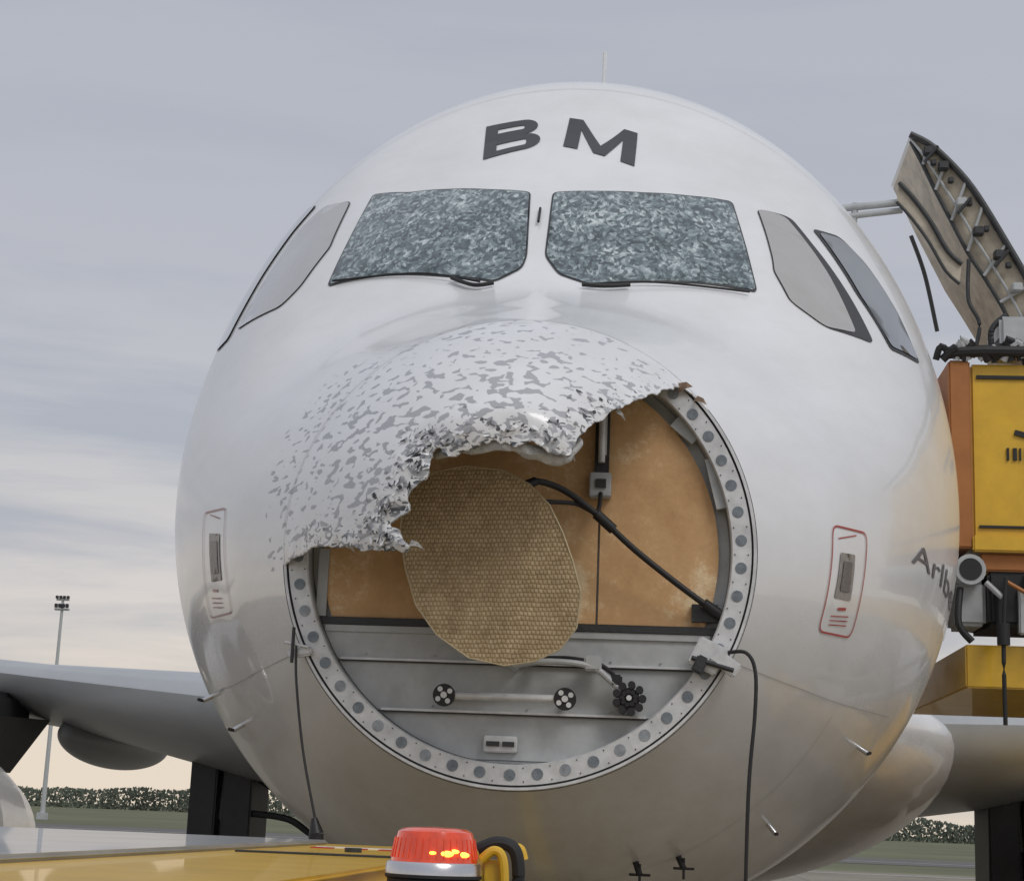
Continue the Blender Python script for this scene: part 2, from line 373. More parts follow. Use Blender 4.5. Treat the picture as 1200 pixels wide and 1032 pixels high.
mb.box((-.70,.048,2.715),(-.665,.06,2.95),0)
mb.box((.255,.03,3.22),(.305,.058,3.64),2)
mb.box((.272,.01,3.30),(.279,.03,3.60),1);mb.box((.289,.01,3.30),(.296,.03,3.60),1)
mb.box((.240,-.0,3.15),(.315,.058,3.235),0,bev=.004);mb.cyl((.28,.0,3.27),(.28,.0,3.45),.012,mi=1);mb.box((.262,-.01,3.18),(.298,.002,3.21),2)
mb.box((.22,.02,3.56),(.34,.058,3.60),2,bev=.003)
for z in(2.398,2.567):
    c=chord(z,.722);mb.box((-c,.055,z-.004),(c,.0675,z+.001),2);mb.box((-c,.05,z+.001),(c,.0665,z+.009),1)
c=chord(2.68,.72);mb.box((-c,.05,2.664),(c,.058,2.686),0)
for x in(-.52,-.28,.05,.33,.5):
    for z in(2.42,2.59): mb.cyl((x,.068,z),(x,.052,z),.004,mi=0,n=8)
mb.box((-.095,.045,2.27),(.02,.075,2.325),1,bev=.004);mb.box((-.085,.035,2.29),(-.04,.046,2.306),2);mb.box((-.03,.035,2.29),(.01,.046,2.306),2)
mb.box((.54,.03,3.36),(.64,.058,3.44),0,Matrix.Translation((.6,0,3.42))@Matrix.Rotation(D(40),4,'Y')@Matrix.Translation((-.6,0,-3.42)))
mb.box((.66,.02,3.12),(.70,.058,3.30),0,Matrix.Translation((.68,0,3.2))@Matrix.Rotation(D(-14),4,'Y')@Matrix.Translation((-.68,0,-3.2)))
mb.box((.60,.03,2.73),(.69,.058,2.79),2)
mb.obj('bulkhead_brackets',[m_grey,m_lgrey,m_dark],air)
mb=MB()
mb.cyl((-.215,-.0,2.452),(.165,-.0,2.452),.0135,mi=0);
for x in(-.23,.18):
    mb.cyl((x,.066,2.452),(x,.0,2.452),.012,mi=1)
    mb.cyl((x,-.004,2.452),(x,-.018,2.452),.038,mi=1,n=28)
    for k in range(4):
        t=k*math.pi/2+.6;mb.cyl((x+.024*math.cos(t),-.017,2.452+.024*math.sin(t)),(x+.024*math.cos(t),-.0195,2.452+.024*math.sin(t)),.009,mi=0,n=12)
    mb.cyl((x,-.017,2.452),(x,-.024,2.452),.011,mi=0,n=14)
c=Vector((.395,0,2.462))
for k in range(9):
    t=k*2*math.pi/9;mb.cyl(c+Vector((.045*math.cos(t),.03,.045*math.sin(t))),c+Vector((.045*math.cos(t),-.02,.045*math.sin(t))),.013,mi=1,n=12)
    mb.cyl(c+Vector((.022*math.cos(t+.3),-.01,.022*math.sin(t+.3))),c+Vector((.022*math.cos(t+.3),-.022,.022*math.sin(t+.3))),.008,mi=1,n=8)
mb.cyl(c+Vector((0,.066,0)),c+Vector((0,-.012,0)),.035,mi=1);mb.cyl(c,c+Vector((0,-.03,0)),.009,mi=0)
mb.tube([(0,.0,2.56),(.12,-.02,2.575),(.26,-.01,2.565),(.33,0,2.52),(.385,0,2.47)],.011,mi=2)
mb.tube([(.1,.02,2.59),(.2,.0,2.59),(.3,.0,2.57),(.36,.02,2.52)],.007,mi=1)
mb.box((.24,-.02,2.55),(.30,.03,2.60),2,bev=.006);mb.box((.05,-.02,2.56),(.09,.03,2.60),1,bev=.006);mb.box((.33,-.01,2.50),(.37,.03,2.54),1,bev=.006)
mb.obj('antenna_mount_rods',[m_lgrey,m_black,m_grey],air,True)
# weather radar antenna
def m_plate_():
    m,nt,b=new_mat('slotted_antenna_plate');N=nt.nodes.new;Lk=nt.links.new
    tc=N('ShaderNodeTexCoord');nw=N('ShaderNodeTexNoise');nw.inputs['Scale'].default_value=24;nw.inputs['Detail'].default_value=4;Lk(tc.outputs['Object'],nw.inputs['Vector'])
    va=N('ShaderNodeVectorMath');va.operation='MULTIPLY_ADD';Lk(nw.outputs['Color'],va.inputs[0]);va.inputs[1].default_value=(.014,.01,.012);Lk(tc.outputs['Object'],va.inputs[2])
    sx=N('ShaderNodeSeparateXYZ');Lk(va.outputs[0],sx.inputs[0]);cx=N('ShaderNodeCombineXYZ');Lk(sx.outputs[0],cx.inputs[0]);Lk(sx.outputs[2],cx.inputs[1])
    br=N('ShaderNodeTexBrick');br.inputs['Scale'].default_value=1;br.inputs['Brick Width'].default_value=.0135;br.inputs['Row Height'].default_value=.0145;br.inputs['Mortar Size'].default_value=.0045;br.inputs['Mortar Smooth'].default_value=1
    br.inputs['Color1'].default_value=(.49,.37,.22,1);br.inputs['Color2'].default_value=(.62,.50,.33,1);br.inputs['Mortar'].default_value=(.39,.285,.15,1);Lk(cx.outputs[0],br.inputs['Vector'])
    n=N('ShaderNodeTexNoise');n.inputs['Scale'].default_value=11;n.inputs['Detail'].default_value=12;n.inputs['Roughness'].default_value=.85;Lk(tc.outputs['Object'],n.inputs['Vector'])
    mx=N('ShaderNodeMix');mx.data_type='RGBA';mx.blend_type='MULTIPLY';mx.inputs[0].default_value=.9;Lk(br.outputs[0],mx.inputs[6])
    r=N('ShaderNodeValToRGB');r.color_ramp.elements[0].position=.35;r.color_ramp.elements[0].color=(.60,.56,.50,1);r.color_ramp.elements[1].position=.62;r.color_ramp.elements[1].color=(1.15,1.15,1.15,1);Lk(n.outputs[0],r.inputs[0]);Lk(r.outputs[0],mx.inputs[7])
    Lk(mx.outputs[2],b.inputs['Base Color']);b.inputs['Roughness'].default_value=.5;b.inputs['Metallic'].default_value=.1
    bp=N('ShaderNodeBump');bp.inputs['Strength'].default_value=.7;bp.inputs['Distance'].default_value=.003;bp.invert=True;Lk(br.outputs['Fac'],bp.inputs['Height']);Lk(bp.outputs[0],b.inputs['Normal'])
    return m
m_plate=m_plate_();m_pedge=mat('antenna_edge',(.50,.42,.27),.5,.1)
pts=[(480,572),(510,555),(545,550),(590,557),(622,575),(645,600),(660,632),(671,665),(680,702),(674,742),(655,765),(625,778),(590,782),(548,772),(510,745),(485,710),(472,665),(466,625),(469,592)]
pp=[((u-573)/364.+.04*(v-665)/364,-(v-665)/364.+.04*(u-573)/364) for u,v in pts]
k=len(pp)
A=MB()
A.add([(x,-.018,z) for x,z in pp],[tuple(range(k))],0)
A.add([(x,-.018,z) for x,z in pp]+[(x*.985,.018,z*.985) for x,z in pp],[(i,(i+1)%k,k+(i+1)%k,k+i) for i in range(k)],1)
A.add([(x*.985,.018,z*.985) for x,z in pp],[tuple(range(k-1,-1,-1))],1)
for i in range(k):
    a=pp[i];b=pp[(i+1)%k];A.cyl((a[0],-.018,a[1]),(b[0],-.018,b[1]),.0025,mi=1,n=6)
ant=A.obj('weather_radar_antenna',[m_plate,m_pedge],air)
ant.matrix_world=Matrix.Translation((-.062,-.30,2.860))@Matrix.Rotation(D(-9),4,'Z')@Matrix.Rotation(D(3),4,'X')@Matrix.Scale(1.03,4)
mb=MB();mb.cyl((-.03,-.27,2.85),(0,.07,2.85),.05,mi=0);mb.box((-.12,-.12,2.7),(.1,.06,3.0),0,bev=.02);mb.cyl((-.05,-.2,2.62),(.0,.06,2.56),.018,mi=1)
mb.obj('antenna_pedestal',[m_dark,m_grey],air)
mb=MB()
mb.tube([(.02,-.24,3.13),(.07,-.22,3.155),(.16,-.15,3.14),(.27,-.1,3.07),(.40,-.06,2.96),(.55,-.02,2.85),(.70,.02,2.75)],.011)
mb.tube([(.05,-.2,3.10),(.10,-.2,3.09),(.2,-.12,3.10),(.27,-.08,3.08),(.28,.0,3.16)],.008)
mb.cyl((.27,-.105,3.07),(.33,-.085,3.02),.018);mb.cyl((.64,0,2.79),(.71,.025,2.745),.018);mb.cyl((.03,-.24,3.13),(.07,-.22,3.155),.016)
mb.obj('waveguide_cable',m_rope,air,True)
mb=MB()
T1=Matrix.Translation((.65,0,2.6))
mb.box((.60,-.05,2.56),(.70,.0,2.66),0,T1@Matrix.Rotation(D(25),4,'Y')@Matrix.Translation((-.65,0,-2.6)),bev=.006)
mb.box((.66,-.07,2.60),(.76,-.02,2.65),0,T1@Matrix.Rotation(D(35),4,'Y')@Matrix.Translation((-.65,0,-2.6)),bev=.006)
mb.box((.62,-.075,2.54),(.66,-.03,2.60),1,T1@Matrix.Rotation(D(25),4,'Y')@Matrix.Translation((-.65,0,-2.6)),bev=.006)
mb.box((-.77,-.04,2.565),(-.69,-.0,2.595),0,Matrix.Translation((-.72,0,2.58))@Matrix.Rotation(D(-10),4,'Y')@Matrix.Translation((.72,0,-2.58)),bev=.006)
mb.cyl((-.75,-.06,2.54),(-.75,-.06,2.66),.006,mi=1);mb.cyl((.60,-.06,2.60),(.74,-.07,2.56),.008,mi=1);mb.cyl((-.78,-.05,2.61),(-.70,-.05,2.595),.005,mi=0)
mb.tube([(.72,-.06,2.62),(.78,-.07,2.62),(.81,-.08,2.56),(.81,-.09,2.42),(.79,-.1,2.15),(.78,-.1,1.6)],.0065,mi=2)
mb.tube([(-.74,-.05,2.60),(-.73,-.06,2.48),(-.69,-.07,2.25),(-.63,-.08,2.02)],.0045,mi=1)
mb.cyl((-.635,-.08,2.03),(-.625,-.08,1.98),.010,.025,mi=2);mb.cyl((-.625,-.08,1.98),(-.625,-.08,1.90),.025,mi=2)
mb.obj('latches_and_wires',[m_lgrey,m_dark,m_rope],air,True)
# ---------------------------------------------------------------- surface patches
def to3(q): return S0(q[0],D(q[1]))
def rnd(poly,r,n=5):
    out=[];k=len(poly)
    for i in range(k):
        p=Vector(poly[i]);a=Vector(poly[i-1])-p;b=Vector(poly[(i+1)%k])-p
        ra=min(r,a.length*.45);rb=min(r,b.length*.45);A=p+a.normalized()*ra;B=p+b.normalized()*rb
        for j in range(n+1):
            t=j/n;out.append(tuple(A*(1-t)**2+p*2*t*(1-t)+B*t*t))
    return out
def inset(poly,d):
    k=len(poly);ar=sum(poly[i][0]*poly[(i+1)%k][1]-poly[(i+1)%k][0]*poly[i][1] for i in range(k))
    sg=1 if ar>0 else -1;out=[]
    for i in range(k):
        a=Vector(poly[i-1]);p=Vector(poly[i]);b=Vector(poly[(i+1)%k])
        n1=(p-a).normalized();n2=(b-p).normalized();n1=Vector((-n1.y,n1.x))*sg;n2=Vector((-n2.y,n2.x))*sg
        m=(n1+n2);m=m/max(.4,m.length_squared)*2;out.append(tuple(p+m*d))
    return out
def map_xy(p,off):
    x,y=p;T,B,W,M=prof(y);return S(y,math.acos(max(-1,min(1,x/W))),off)
def map_yz(side):
    def f(p,off):
        y,z=p;T,B,W,M=prof(y);s=(z-M)/((T-M) if z>M else (M-B));a=math.asin(max(-1,min(1,s)))
        return S(y,a if side>0 else math.pi-a,off)
    return f
def patch(name,poly,fn,off,m,step=.05,parent=air):
    P=[Vector(p) for p in poly];k=len(P)
    bd=[]
    for i in range(k):
        a=P[i];b=P[(i+1)%k];n=max(1,int((b-a).length/step))
        for j in range(n): bd.append(a.lerp(b,j/n))
    P2=list(bd);x0=min(p.x for p in P);x1=max(p.x for p in P);y0=min(p.y for p in P);y1=max(p.y for p in P)
    g=[]
    x=x0
    while x<x1:
        y=y0
        while y<y1:
            g.append((x,y));y+=step
        x+=step
    G=np.array(g);pl=[tuple(p) for p in P];ok=inside(G,pl)&(seg_dist(G,pl,True)>step*.35)
    P2+= [Vector(q) for q in G[ok]]
    n=len(bd)
    r=delaunay_2d_cdt(P2,[(i,(i+1)%n) for i in range(n)],[],0,1e-6)
    vs,fs=r[0],r[2]
    C=np.array([tuple(sum((vs[i] for i in f),Vector((0,0)))/len(f)) for f in fs]);ok=inside(C,pl)
    fs=[f for f,o in zip(fs,ok) if o]
    V3=[fn(v,off) for v in vs]
    o=obj(name,V3,fs,m,parent,True)
    me=o.data
    bm=bmesh.new();bm.from_mesh(me)
    for f in bm.faces:
        q=f.calc_center_median()
        if f.normal.dot(Vector((q.x,-.6,q.z-3.5)))<0:f.normal_flip()
    bm.to_mesh(me);bm.free()
    return o
def conv(poly,mode):
    r=[]
    for q in poly:
        p=to3(q);r.append((p.x,p.y) if mode=='xy' else (p.y,p.z))
    return r
def ring_patch(name,poly,wd,fn,off,m):
    pd=[]
    for i in range(len(poly)):
        a=Vector(poly[i]);b=Vector(poly[(i+1)%len(poly)]);n=max(1,int((b-a).length/.02))
        if (b-a).length<1e-5: continue
        for j in range(n): pd.append(tuple(a.lerp(b,j/n)))
    a=pd;b=inset(pd,wd);k=len(a)
    vs=[fn(p,off) for p in a]+[fn(p,off) for p in b]
    return obj(name,vs,[(i,(i+1)%k,k+(i+1)%k,k+i) for i in range(k)],m,air,True)
WL=conv([(2.09,121.8)],'xy')+[(-.75,1.905),(-.552,1.80),(-.34,1.705)]+conv([(1.64,94.9),(1.21,94.3),(1.13,94.9),(1.04,99.5),(1.43,130.6)],'xy')
WR=conv([(1.63,91.4)],'xy')+[(.17,1.655),(.377,1.70),(.58,1.775)]+conv([(1.88,63.2),(1.31,54.5),(1.01,82.9),(1.08,88.5),(1.21,91.4)],'xy')
for nm,q in(('windshield_left',WL),('windshield_right',WR)):
    patch(nm+'_seal',rnd(q,.03),map_xy,.004,m_frame)
    patch(nm+'_glass',rnd(inset(q,.008),.025),map_xy,.006,m_crack)
R=map_yz(1);Lf=map_yz(-1)
SR1=[(1.93,59.3),(2.05,53.7),(1.95,49.0),(1.66,32.0),(1.40,41.2),(1.38,48.6),(1.50,53.3)]
q=conv(SR1,'yz');patch('side_window_seal',rnd(q,.04),R,.004,m_frame)
q2=conv([(1.93,59.3),(2.02,54.5),(1.80,44.5),(1.57,35.6),(1.40,41.2),(1.38,48.6),(1.50,53.3)],'yz')
patch('side_window_glass',rnd(inset(q2,.002),.03),R,.006,m_sidelight)
q3=conv([(2.10,49.8),(2.26,45),(2.28,39.2),(2.24,31.5),(2.14,23.4),(1.80,29.1),(1.88,39.0)],'yz')
patch('side_window_seal.001',rnd(q3,.03),R,.004,m_frame);patch('side_window_glass.001',rnd(inset(q3,.018),.03),R,.008,m_sideglass)
SL1=[(2.18,125.9),(2.37,131.6),(2.36,136.8),(2.21,142.4),(1.95,150.9),(1.58,140.3),(1.60,135.9),(1.78,129.4)]
q=conv(SL1,'yz');patch('side_window_seal.002',rnd(q,.04),Lf,.004,m_frame);patch('side_window_glass.002',rnd(inset(q,.003),.04),Lf,.006,m_sidelight)
SL2=[(2.50,133.5),(2.75,137),(2.80,146),(2.65,153),(2.25,157.5),(2.03,153.4),(2.28,144.6),(2.44,138)]
q=conv(SL2,'yz');patch('side_window_seal.003',rnd(q,.04),Lf,.004,m_frame);patch('side_window_glass.003',rnd(inset(q,.005),.04),Lf,.008,m_sidelight)
# lettering
def lettering(name,text,quad,m,bold=.02,space=1.0,off=.004):
    c=bpy.data.curves.new(name,'FONT');c.body=text;c.size=1;c.offset=bold;c.space_character=space
    o=bpy.data.objects.new(name,c);bpy.context.collection.objects.link(o)
    bpy.context.view_layer.update()
    me=bpy.data.meshes.new_from_object(o.evaluated_get(bpy.context.evaluated_depsgraph_get()))
    bpy.data.objects.remove(o)
    bm=bmesh.new();bm.from_mesh(me);bmesh.ops.triangulate(bm,faces=bm.faces)
    xs=[v.co.x for v in bm.verts];ysv=[v.co.y for v in bm.verts];x0,x1,y0,y1=min(xs),max(xs),min(ysv),max(ysv)
    for ax,(a,b) in((0,(x0,x1)),(1,(y0,y1))):
        for i in range(1,14):
            co=[0,0,0];co[ax]=a+(b-a)*i/14;no=[0,0,0];no[ax]=1
            bmesh.ops.bisect_plane(bm,geom=bm.verts[:]+bm.edges[:]+bm.faces[:],plane_co=co,plane_no=no)
    for v in bm.verts:
        s=(v.co.x-x0)/(x1-x0);t=(v.co.y-y0)/(y1-y0)
        a=[quad[0][i]*(1-s)*(1-t)+quad[1][i]*s*(1-t)+quad[2][i]*s*t+quad[3][i]*(1-s)*t for i in(0,1)]
        v.co=S(a[0],D(a[1]),off)
    bm.to_mesh(me);bm.free();me.materials.clear();me.materials.append(m)
    o=bpy.data.objects.new(name,me);bpy.context.collection.objects.link(o);o.parent=air
m_letter=mat('black_lettering',(.03,.032,.04),.4)
def strips_letter(name,quads,quad,m,off=.004,sub=4):
    vs=[];fs=[]
    for Q in quads:
        o=len(vs)
        for i in range(sub+1):
            for j in range(sub+1):
                s_=i/sub;t_=j/sub
                p=[Q[0][c]*(1-s_)*(1-t_)+Q[1][c]*s_*(1-t_)+Q[2][c]*s_*t_+Q[3][c]*(1-s_)*t_ for c in(0,1)]
                a=[quad[0][c]*(1-p[0])*(1-p[1])+quad[1][c]*p[0]*(1-p[1])+quad[2][c]*p[0]*p[1]+quad[3][c]*(1-p[0])*p[1] for c in(0,1)]
                vs.append(S(a[0],D(a[1]),off))
        for i in range(sub):
            for j in range(sub):
                k=o+i*(sub+1)+j;fs.append((k,k+sub+1,k+sub+2,k+1))
    obj(name,vs,fs,m,air)
Bq=[((0,0),(.23,0),(.23,1),(0,1))]
def bowl(y0,y1,xr,th,tv):
    O=[(.23,y1),(xr-.26,y1)];I=[(.23,y1-tv),(xr-.28,y1-tv)];h=(y1-y0)/2;c=(y0+y1)/2
    for i in range(1,10):
        t=math.pi/2-math.pi*i/10;O.append((xr-.26+.26*math.cos(t),c+h*math.sin(t)));I.append((xr-.28+(.28-th)*math.cos(t),c+(h-tv)*math.sin(t)))
    O+=[(xr-.26,y0),(.23,y0)];I+=[(xr-.28,y0+tv),(.23,y0+tv)]
    return [(O[i],O[i+1],I[i+1],I[i]) for i in range(len(O)-1)]
Bq+=bowl(.54,1,.96,.24,.17)+bowl(0,.54,1.02,.25,.17)
strips_letter('letter_b',Bq,[(2.01,103.3),(2.07,94.7),(2.33,95.0),(2.33,103.5)],m_letter,sub=2)
Mq=[((0,0),(.20,0),(.20,1),(0,1)),((.80,0),(1,0),(1,1),(.80,1)),((.20,.68),(.42,.0),(.50,.30),(.20,1)),((.42,0),(.58,0),(.5,.30),(.5,.30)),((.58,0),(.80,.68),(.80,1),(.5,.30))]
strips_letter('letter_m',Mq,[(2.06,90.9),(1.92,79.4),(2.24,79.8),(2.32,90.5)],m_letter,sub=4)
lettering('name_lettering','Arlberg',[(1.32,354.4),(2.7,342.0),(2.7,347.0),(1.34,358.3)],mat('grey_lettering',(.12,.12,.14),.4),0)
# hatches
mh1=mat('hatch_grey',(.30,.27,.25),.5,var=.3,scale=60);mh2=mat('hatch_dark',(.16,.14,.13),.5,var=.4,scale=80);mh3=mat('hatch_faint',(.42,.39,.37),.5,var=.3,scale=60)
for nm,P,I,fn,mr in(('hatch_marking',[(.50,5.2),(.83,1.8),(.80,343.1),(.47,343.7)],[(.57,358.6),(.71,357.8),(.71,349.7),(.55,350.3)],R,m_red),
                 ('hatch_marking.001',[(1.06,178.4),(.69,175.2),(.62,195.8),(1.05,196.7)],[(.94,182.0),(.76,181.5),(.74,189.8),(.92,190.3)],Lf,m_faint)):
    q=rnd(conv(P,'yz'),.05);ring_patch(nm+'_outline',q,.007,fn,.004,mr)
    q=conv(I,'yz');patch(nm+'_panel',rnd(q,.01),fn,.003,mh1 if fn is R else mh3,.03)
    patch(nm+'_panel_recess',rnd(inset(q,.03),.01),fn,.006,mh2 if fn is R else mh1,.03)
    for j,(a,b) in enumerate(((345.2,345.4),(346.0,346.2),(346.8,347.0),(348.0,348.5),(1.4,1.7))):
        if fn is Lf: a,b=180-a+360,180-b+360
        z=[(.55,a),(.72,a),(.72,b),(.55,b)] if j!=3 else [(.60,a),(.68,a),(.68,b),(.60,b)]
        if fn is Lf: z=[(q0+.23,q1) for q0,q1 in z]
        q=conv(z,'yz');patch(nm+'_text_%d'%j,q,fn,.0035,mr,.05)
# seams, wipers, probes
def strip(mb,path,wd,off=.003,mi=0,n=40):
    P=[]
    for i in range(len(path)-1):
        for j in range(n):
            t=j/n;P.append((path[i][0]*(1-t)+path[i+1][0]*t,path[i][1]*(1-t)+path[i+1][1]*t))
    P.append(path[-1]);vs=[];Q=[S(y,D(p),off) for y,p in P]
    for i,p in enumerate(Q):
        d=(Q[min(i+1,len(Q)-1)]-Q[max(i-1,0)]).normalized();nn=(S(P[i][0],D(P[i][1]),.05)-p).normalized();s=d.cross(nn)*wd/2
        vs+=[p-s,p+s]
    mb.add(vs,[(2*i,2*i+1,2*i+3,2*i+2) for i in range(len(Q)-1)],mi)
mb=MB();m_seam=mat('panel_seam',(.42,.42,.42),.5)
strip(mb,[(2.62,10),(2.62,100)],.003);strip(mb,[(2.62,100),(2.62,170)],.003)
strip(mb,[(.95,330),(.95,240)],.003);strip(mb,[(.02,333.4),(1.7,330.8)],.003);strip(mb,[(.05,207),(1.6,209)],.003)
strip(mb,[(1.9,300),(1.9,350)],.003);strip(mb,[(1.9,190),(1.9,240)],.003);strip(mb,[(.004,64),(.004,176)],.003)
mb.obj('panel_seams',m_seam,air)
mb=MB()
def sp(y,p,o): return tuple(S(y,D(p),o))
mb.tube([sp(1.03,102,.018),sp(1.2,113,.018),sp(1.42,129,.018)],.005,mi=0);mb.tube([sp(1.0,99.5,.018),sp(1.0,103,.02),sp(1.1,107,.02)],.009,mi=0)
mb.tube([sp(.97,84,.018),sp(1.1,72,.018),sp(1.27,56,.018)],.005,mi=0);mb.tube([sp(.97,84,.018),sp(.98,80,.02),sp(1.03,76,.02)],.009,mi=0)
mb.tube([sp(1.5,93,.01),sp(1.4,93,.02)],.006,mi=0)
mb.obj('windshield_wipers',m_black,air,True)
mb=MB()
for y,p in((1.27,308.7),(1.50,325.4),(1.73,209.5),(1.2,215)):
    a=S(y,D(p));b=S(y,D(p),.05);mb.cyl(a,b,.010,mi=0);mb.cyl(b,b+Vector((0,-.07,0)),.007,mi=1)
for y,p in((.97,295.4),(.83,289.1)):
    a=S(y,D(p));b=S(y,D(p),.05);mb.cyl(a,b,.012,mi=1)
    for q in(Vector((.04,0,.0)),Vector((0,.0,.04))): mb.cyl(b-q,b+q,.005,mi=1)
mb.obj('air_data_probes',[m_chrome,m_black],air,True)
mb=MB();mb.box((.10,3.3,6.05),(.115,3.5,6.38),0,bev=.005);mb.cyl((.1075,3.4,6.3),(.1075,3.4,6.42),.012);mb.obj('crown_antenna',m_white,air)
# ---------------------------------------------------------------- wings, fairing, engines, gear
def naca(t,n=14):
    up=[];lo=[]
    for i in range(n+1):
        x=(1-math.cos(math.pi*i/n))/2
        y=5*t*(.2969*math.sqrt(x)-.126*x-.3516*x*x+.2843*x**3-.1015*x**4);up.append((x,y*.9));lo.append((x,-y*1.1))
    return up+lo[-2:0:-1]
def wing(side,name):
    secs=[(1.5,10.6,7.6,3.05,.19,6),(4.2,12.0,6.1,3.18,.17,6),(6.6,13.2,4.8,3.42,.135,5),(16.5,18.3,1.6,4.45,.11,0)]
    vs=[];fs=[];k=None
    for x,yl,ch,z,t,inc in secs:
        for a,b in naca(t):
            X=a*ch;Z=b*ch;i=D(inc);vs.append((side*x,yl+X*math.cos(i)+Z*math.sin(i),z-X*math.sin(i)+Z*math.cos(i)))
        if k is None:k=len(vs)
    for s in range(len(secs)-1):
        for i in range(k): fs.append((s*k+i,s*k+(i+1)%k,(s+1)*k+(i+1)%k,(s+1)*k+i))
    fs.append(tuple(range((len(secs)-1)*k,len(secs)*k)))
    o=obj(name,vs,fs,m_wing,air,True);o.data.set_sharp_from_angle(angle=D(40))
wing(-1,'wing');wing(1,'wing.001')
def blob(mb,c,r,mi=0,rb=None):
    bm=bmesh.new();bmesh.ops.create_uvsphere(bm,u_segments=48,v_segments=32,radius=1)
    for v in bm.verts: v.co=Vector((c[0]+r[0]*v.co.x,c[1]+r[1]*v.co.y,c[2]+(r[2] if v.co.z>0 or rb is None else rb)*v.co.z))
    mb.bm(bm,mi)
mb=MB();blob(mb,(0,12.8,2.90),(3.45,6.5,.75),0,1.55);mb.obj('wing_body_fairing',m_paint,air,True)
mb=MB()
for s in(-1,1):
    blob(mb,(s*6.55,16.4,2.84),(.28,2.2,.36));blob(mb,(s*10.4,18.2,3.35),(.2,1.7,.27))
mb.obj('flap_track_fairings',m_wing,air,True)
for s,nm in((-1,'engine'),(1,'engine.001')):
    mb=MB();pr=[(8.6,.88,1),(8.52,.95,1),(8.5,1.02,1),(8.6,1.1,1),(8.9,1.18,0),(9.8,1.24,0),(11,1.2,0),(12.3,.98,0),(13,.8,0)]
    n=48;cx=s*7.1;cz=1.60;vs=[]
    for y,r,_ in pr: vs+=[(cx+r*math.cos(2*math.pi*k/n),y,cz+r*math.sin(2*math.pi*k/n)) for k in range(n)]
    for i in range(len(pr)-1): mb.add(vs[i*n:(i+2)*n],[(k,(k+1)%n,n+(k+1)%n,n+k) for k in range(n)],pr[i][2])
    mb.add([(cx+.88*math.cos(2*math.pi*k/n),8.9,cz+.88*math.sin(2*math.pi*k/n)) for k in range(n)],[tuple(range(n))],2)
    mb.cyl((cx,8.9,cz),(cx,8.6,cz),.28,.03,mi=0);mb.cyl((cx,8.6,cz),(cx,8.9,cz),.885,mi=2,caps=False)
    mb.box((cx-.16,9.6,2.7),(cx+.16,14.2,3.25),3,bev=.06)
    # tapering pylon lower fairing
    vs=[(cx-.2,11,2.9),(cx+.3,11,2.9),(cx+.3,14.5,3.0),(cx-.2,14.5,3.0),(cx-.1,11,2.5),(cx+.05,11,2.5),(cx+.05,14,2.35),(cx-.1,14,2.35)]
    mb.add(vs,[(0,1,2,3),(7,6,5,4),(0,4,5,1),(1,5,6,2),(2,6,7,3),(3,7,4,0)],3)
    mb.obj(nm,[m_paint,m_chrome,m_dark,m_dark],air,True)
def wheel(mb,c,r,w,mi=0,mh=1):
    c=Vector(c);p=[(-.5,.62),(-.5,.9),(-.38,.98),(0,1),(.38,.98),(.5,.9),(.5,.62)];n=36;vs=[]
    for a,b in p: vs+=[c+Vector((a*w,r*b*math.cos(2*math.pi*k/n),r*b*math.sin(2*math.pi*k/n))) for k in range(n)]
    for i in range(len(p)-1): mb.add(vs[i*n:(i+2)*n],[(k,(k+1)%n,n+(k+1)%n,n+k) for k in range(n)],mi)
    for s in(-1,1): mb.cyl(c+Vector((s*w*.3,0,0)),c+Vector((s*w*.42,0,0)),r*.62,mi=mh,n=24)
for s,nm in((-1,'main_landing_gear'),(1,'main_landing_gear.001')):
    mb=MB();x=s*4.55
    mb.cyl((x,14.6,.6),(x,14.6,3.0),.14,mi=1);mb.cyl((x,14.6,1.9),(x+s*-.2,14.6,3.0),.2,mi=1)
    wheel(mb,(x-.42,14.6,.58),.58,.42);wheel(mb,(x+.42,14.6,.58),.58,.42);mb.cyl((x-.5,14.6,.58),(x+.5,14.6,.58),.09,mi=1)
    mb.box((min(x-s*.32,x+s*.03),14.3,1.35),(max(x-s*.32,x+s*.03),15.2,2.9),2,bev=.02);mb.box((min(x+s*.08,x+s*.40),14.2,1.55),(max(x+s*.08,x+s*.40),15.0,2.85),2,bev=.02)
    if s<0:
        mb.cyl((x+.2,14.5,2.5),(x+1.6,14.3,1.7),.05,mi=2)
        mb.tube([(x+.3,14.4,2.0),(x+.8,14.2,1.95),(x+1.2,14.2,1.75),(x+1.9,14.2,1.7)],.04,mi=2)
        mb.tube([(x+.9,14.2,2.1),(x+1.15,14.2,1.9),(x+1.2,14.2,1.65)],.09,mi=2);mb.box((x+1.1,14.0,1.55),(x+1.5,14.4,1.9),2,bev=.05)
    else: mb.cyl((x-.2,14.8,2.7),(x-.9,14.8,2.5),.05,mi=2)
    mb.obj(nm,[m_tyre,m_grey,m_dark],air,True)
mb=MB();mb.cyl((0,3.9,.4),(0,3.9,1.7),.09,mi=1);wheel(mb,(-.25,3.9,.38),.38,.22);wheel(mb,(.25,3.9,.38),.38,.22);mb.cyl((-.3,3.9,.38),(.3,3.9,.38),.06,mi=1);mb.cyl((0,3.9,.9),(0,5,1.7),.05,mi=1)
mb.box((-.32,3.6,1.15),(-.29,4.6,1.6),2);mb.box((.29,3.6,1.15),(.32,4.6,1.6),2)
mb.obj('nose_landing_gear',[m_tyre,m_lgrey,m_white],air,True)
mb=MB();vs=[]
for x in(-.15,.15): vs+=[(x,28,6.1),(x,35.5,5.7),(x*.3,36.8,11.8),(x*.3,34.2,11.8)]
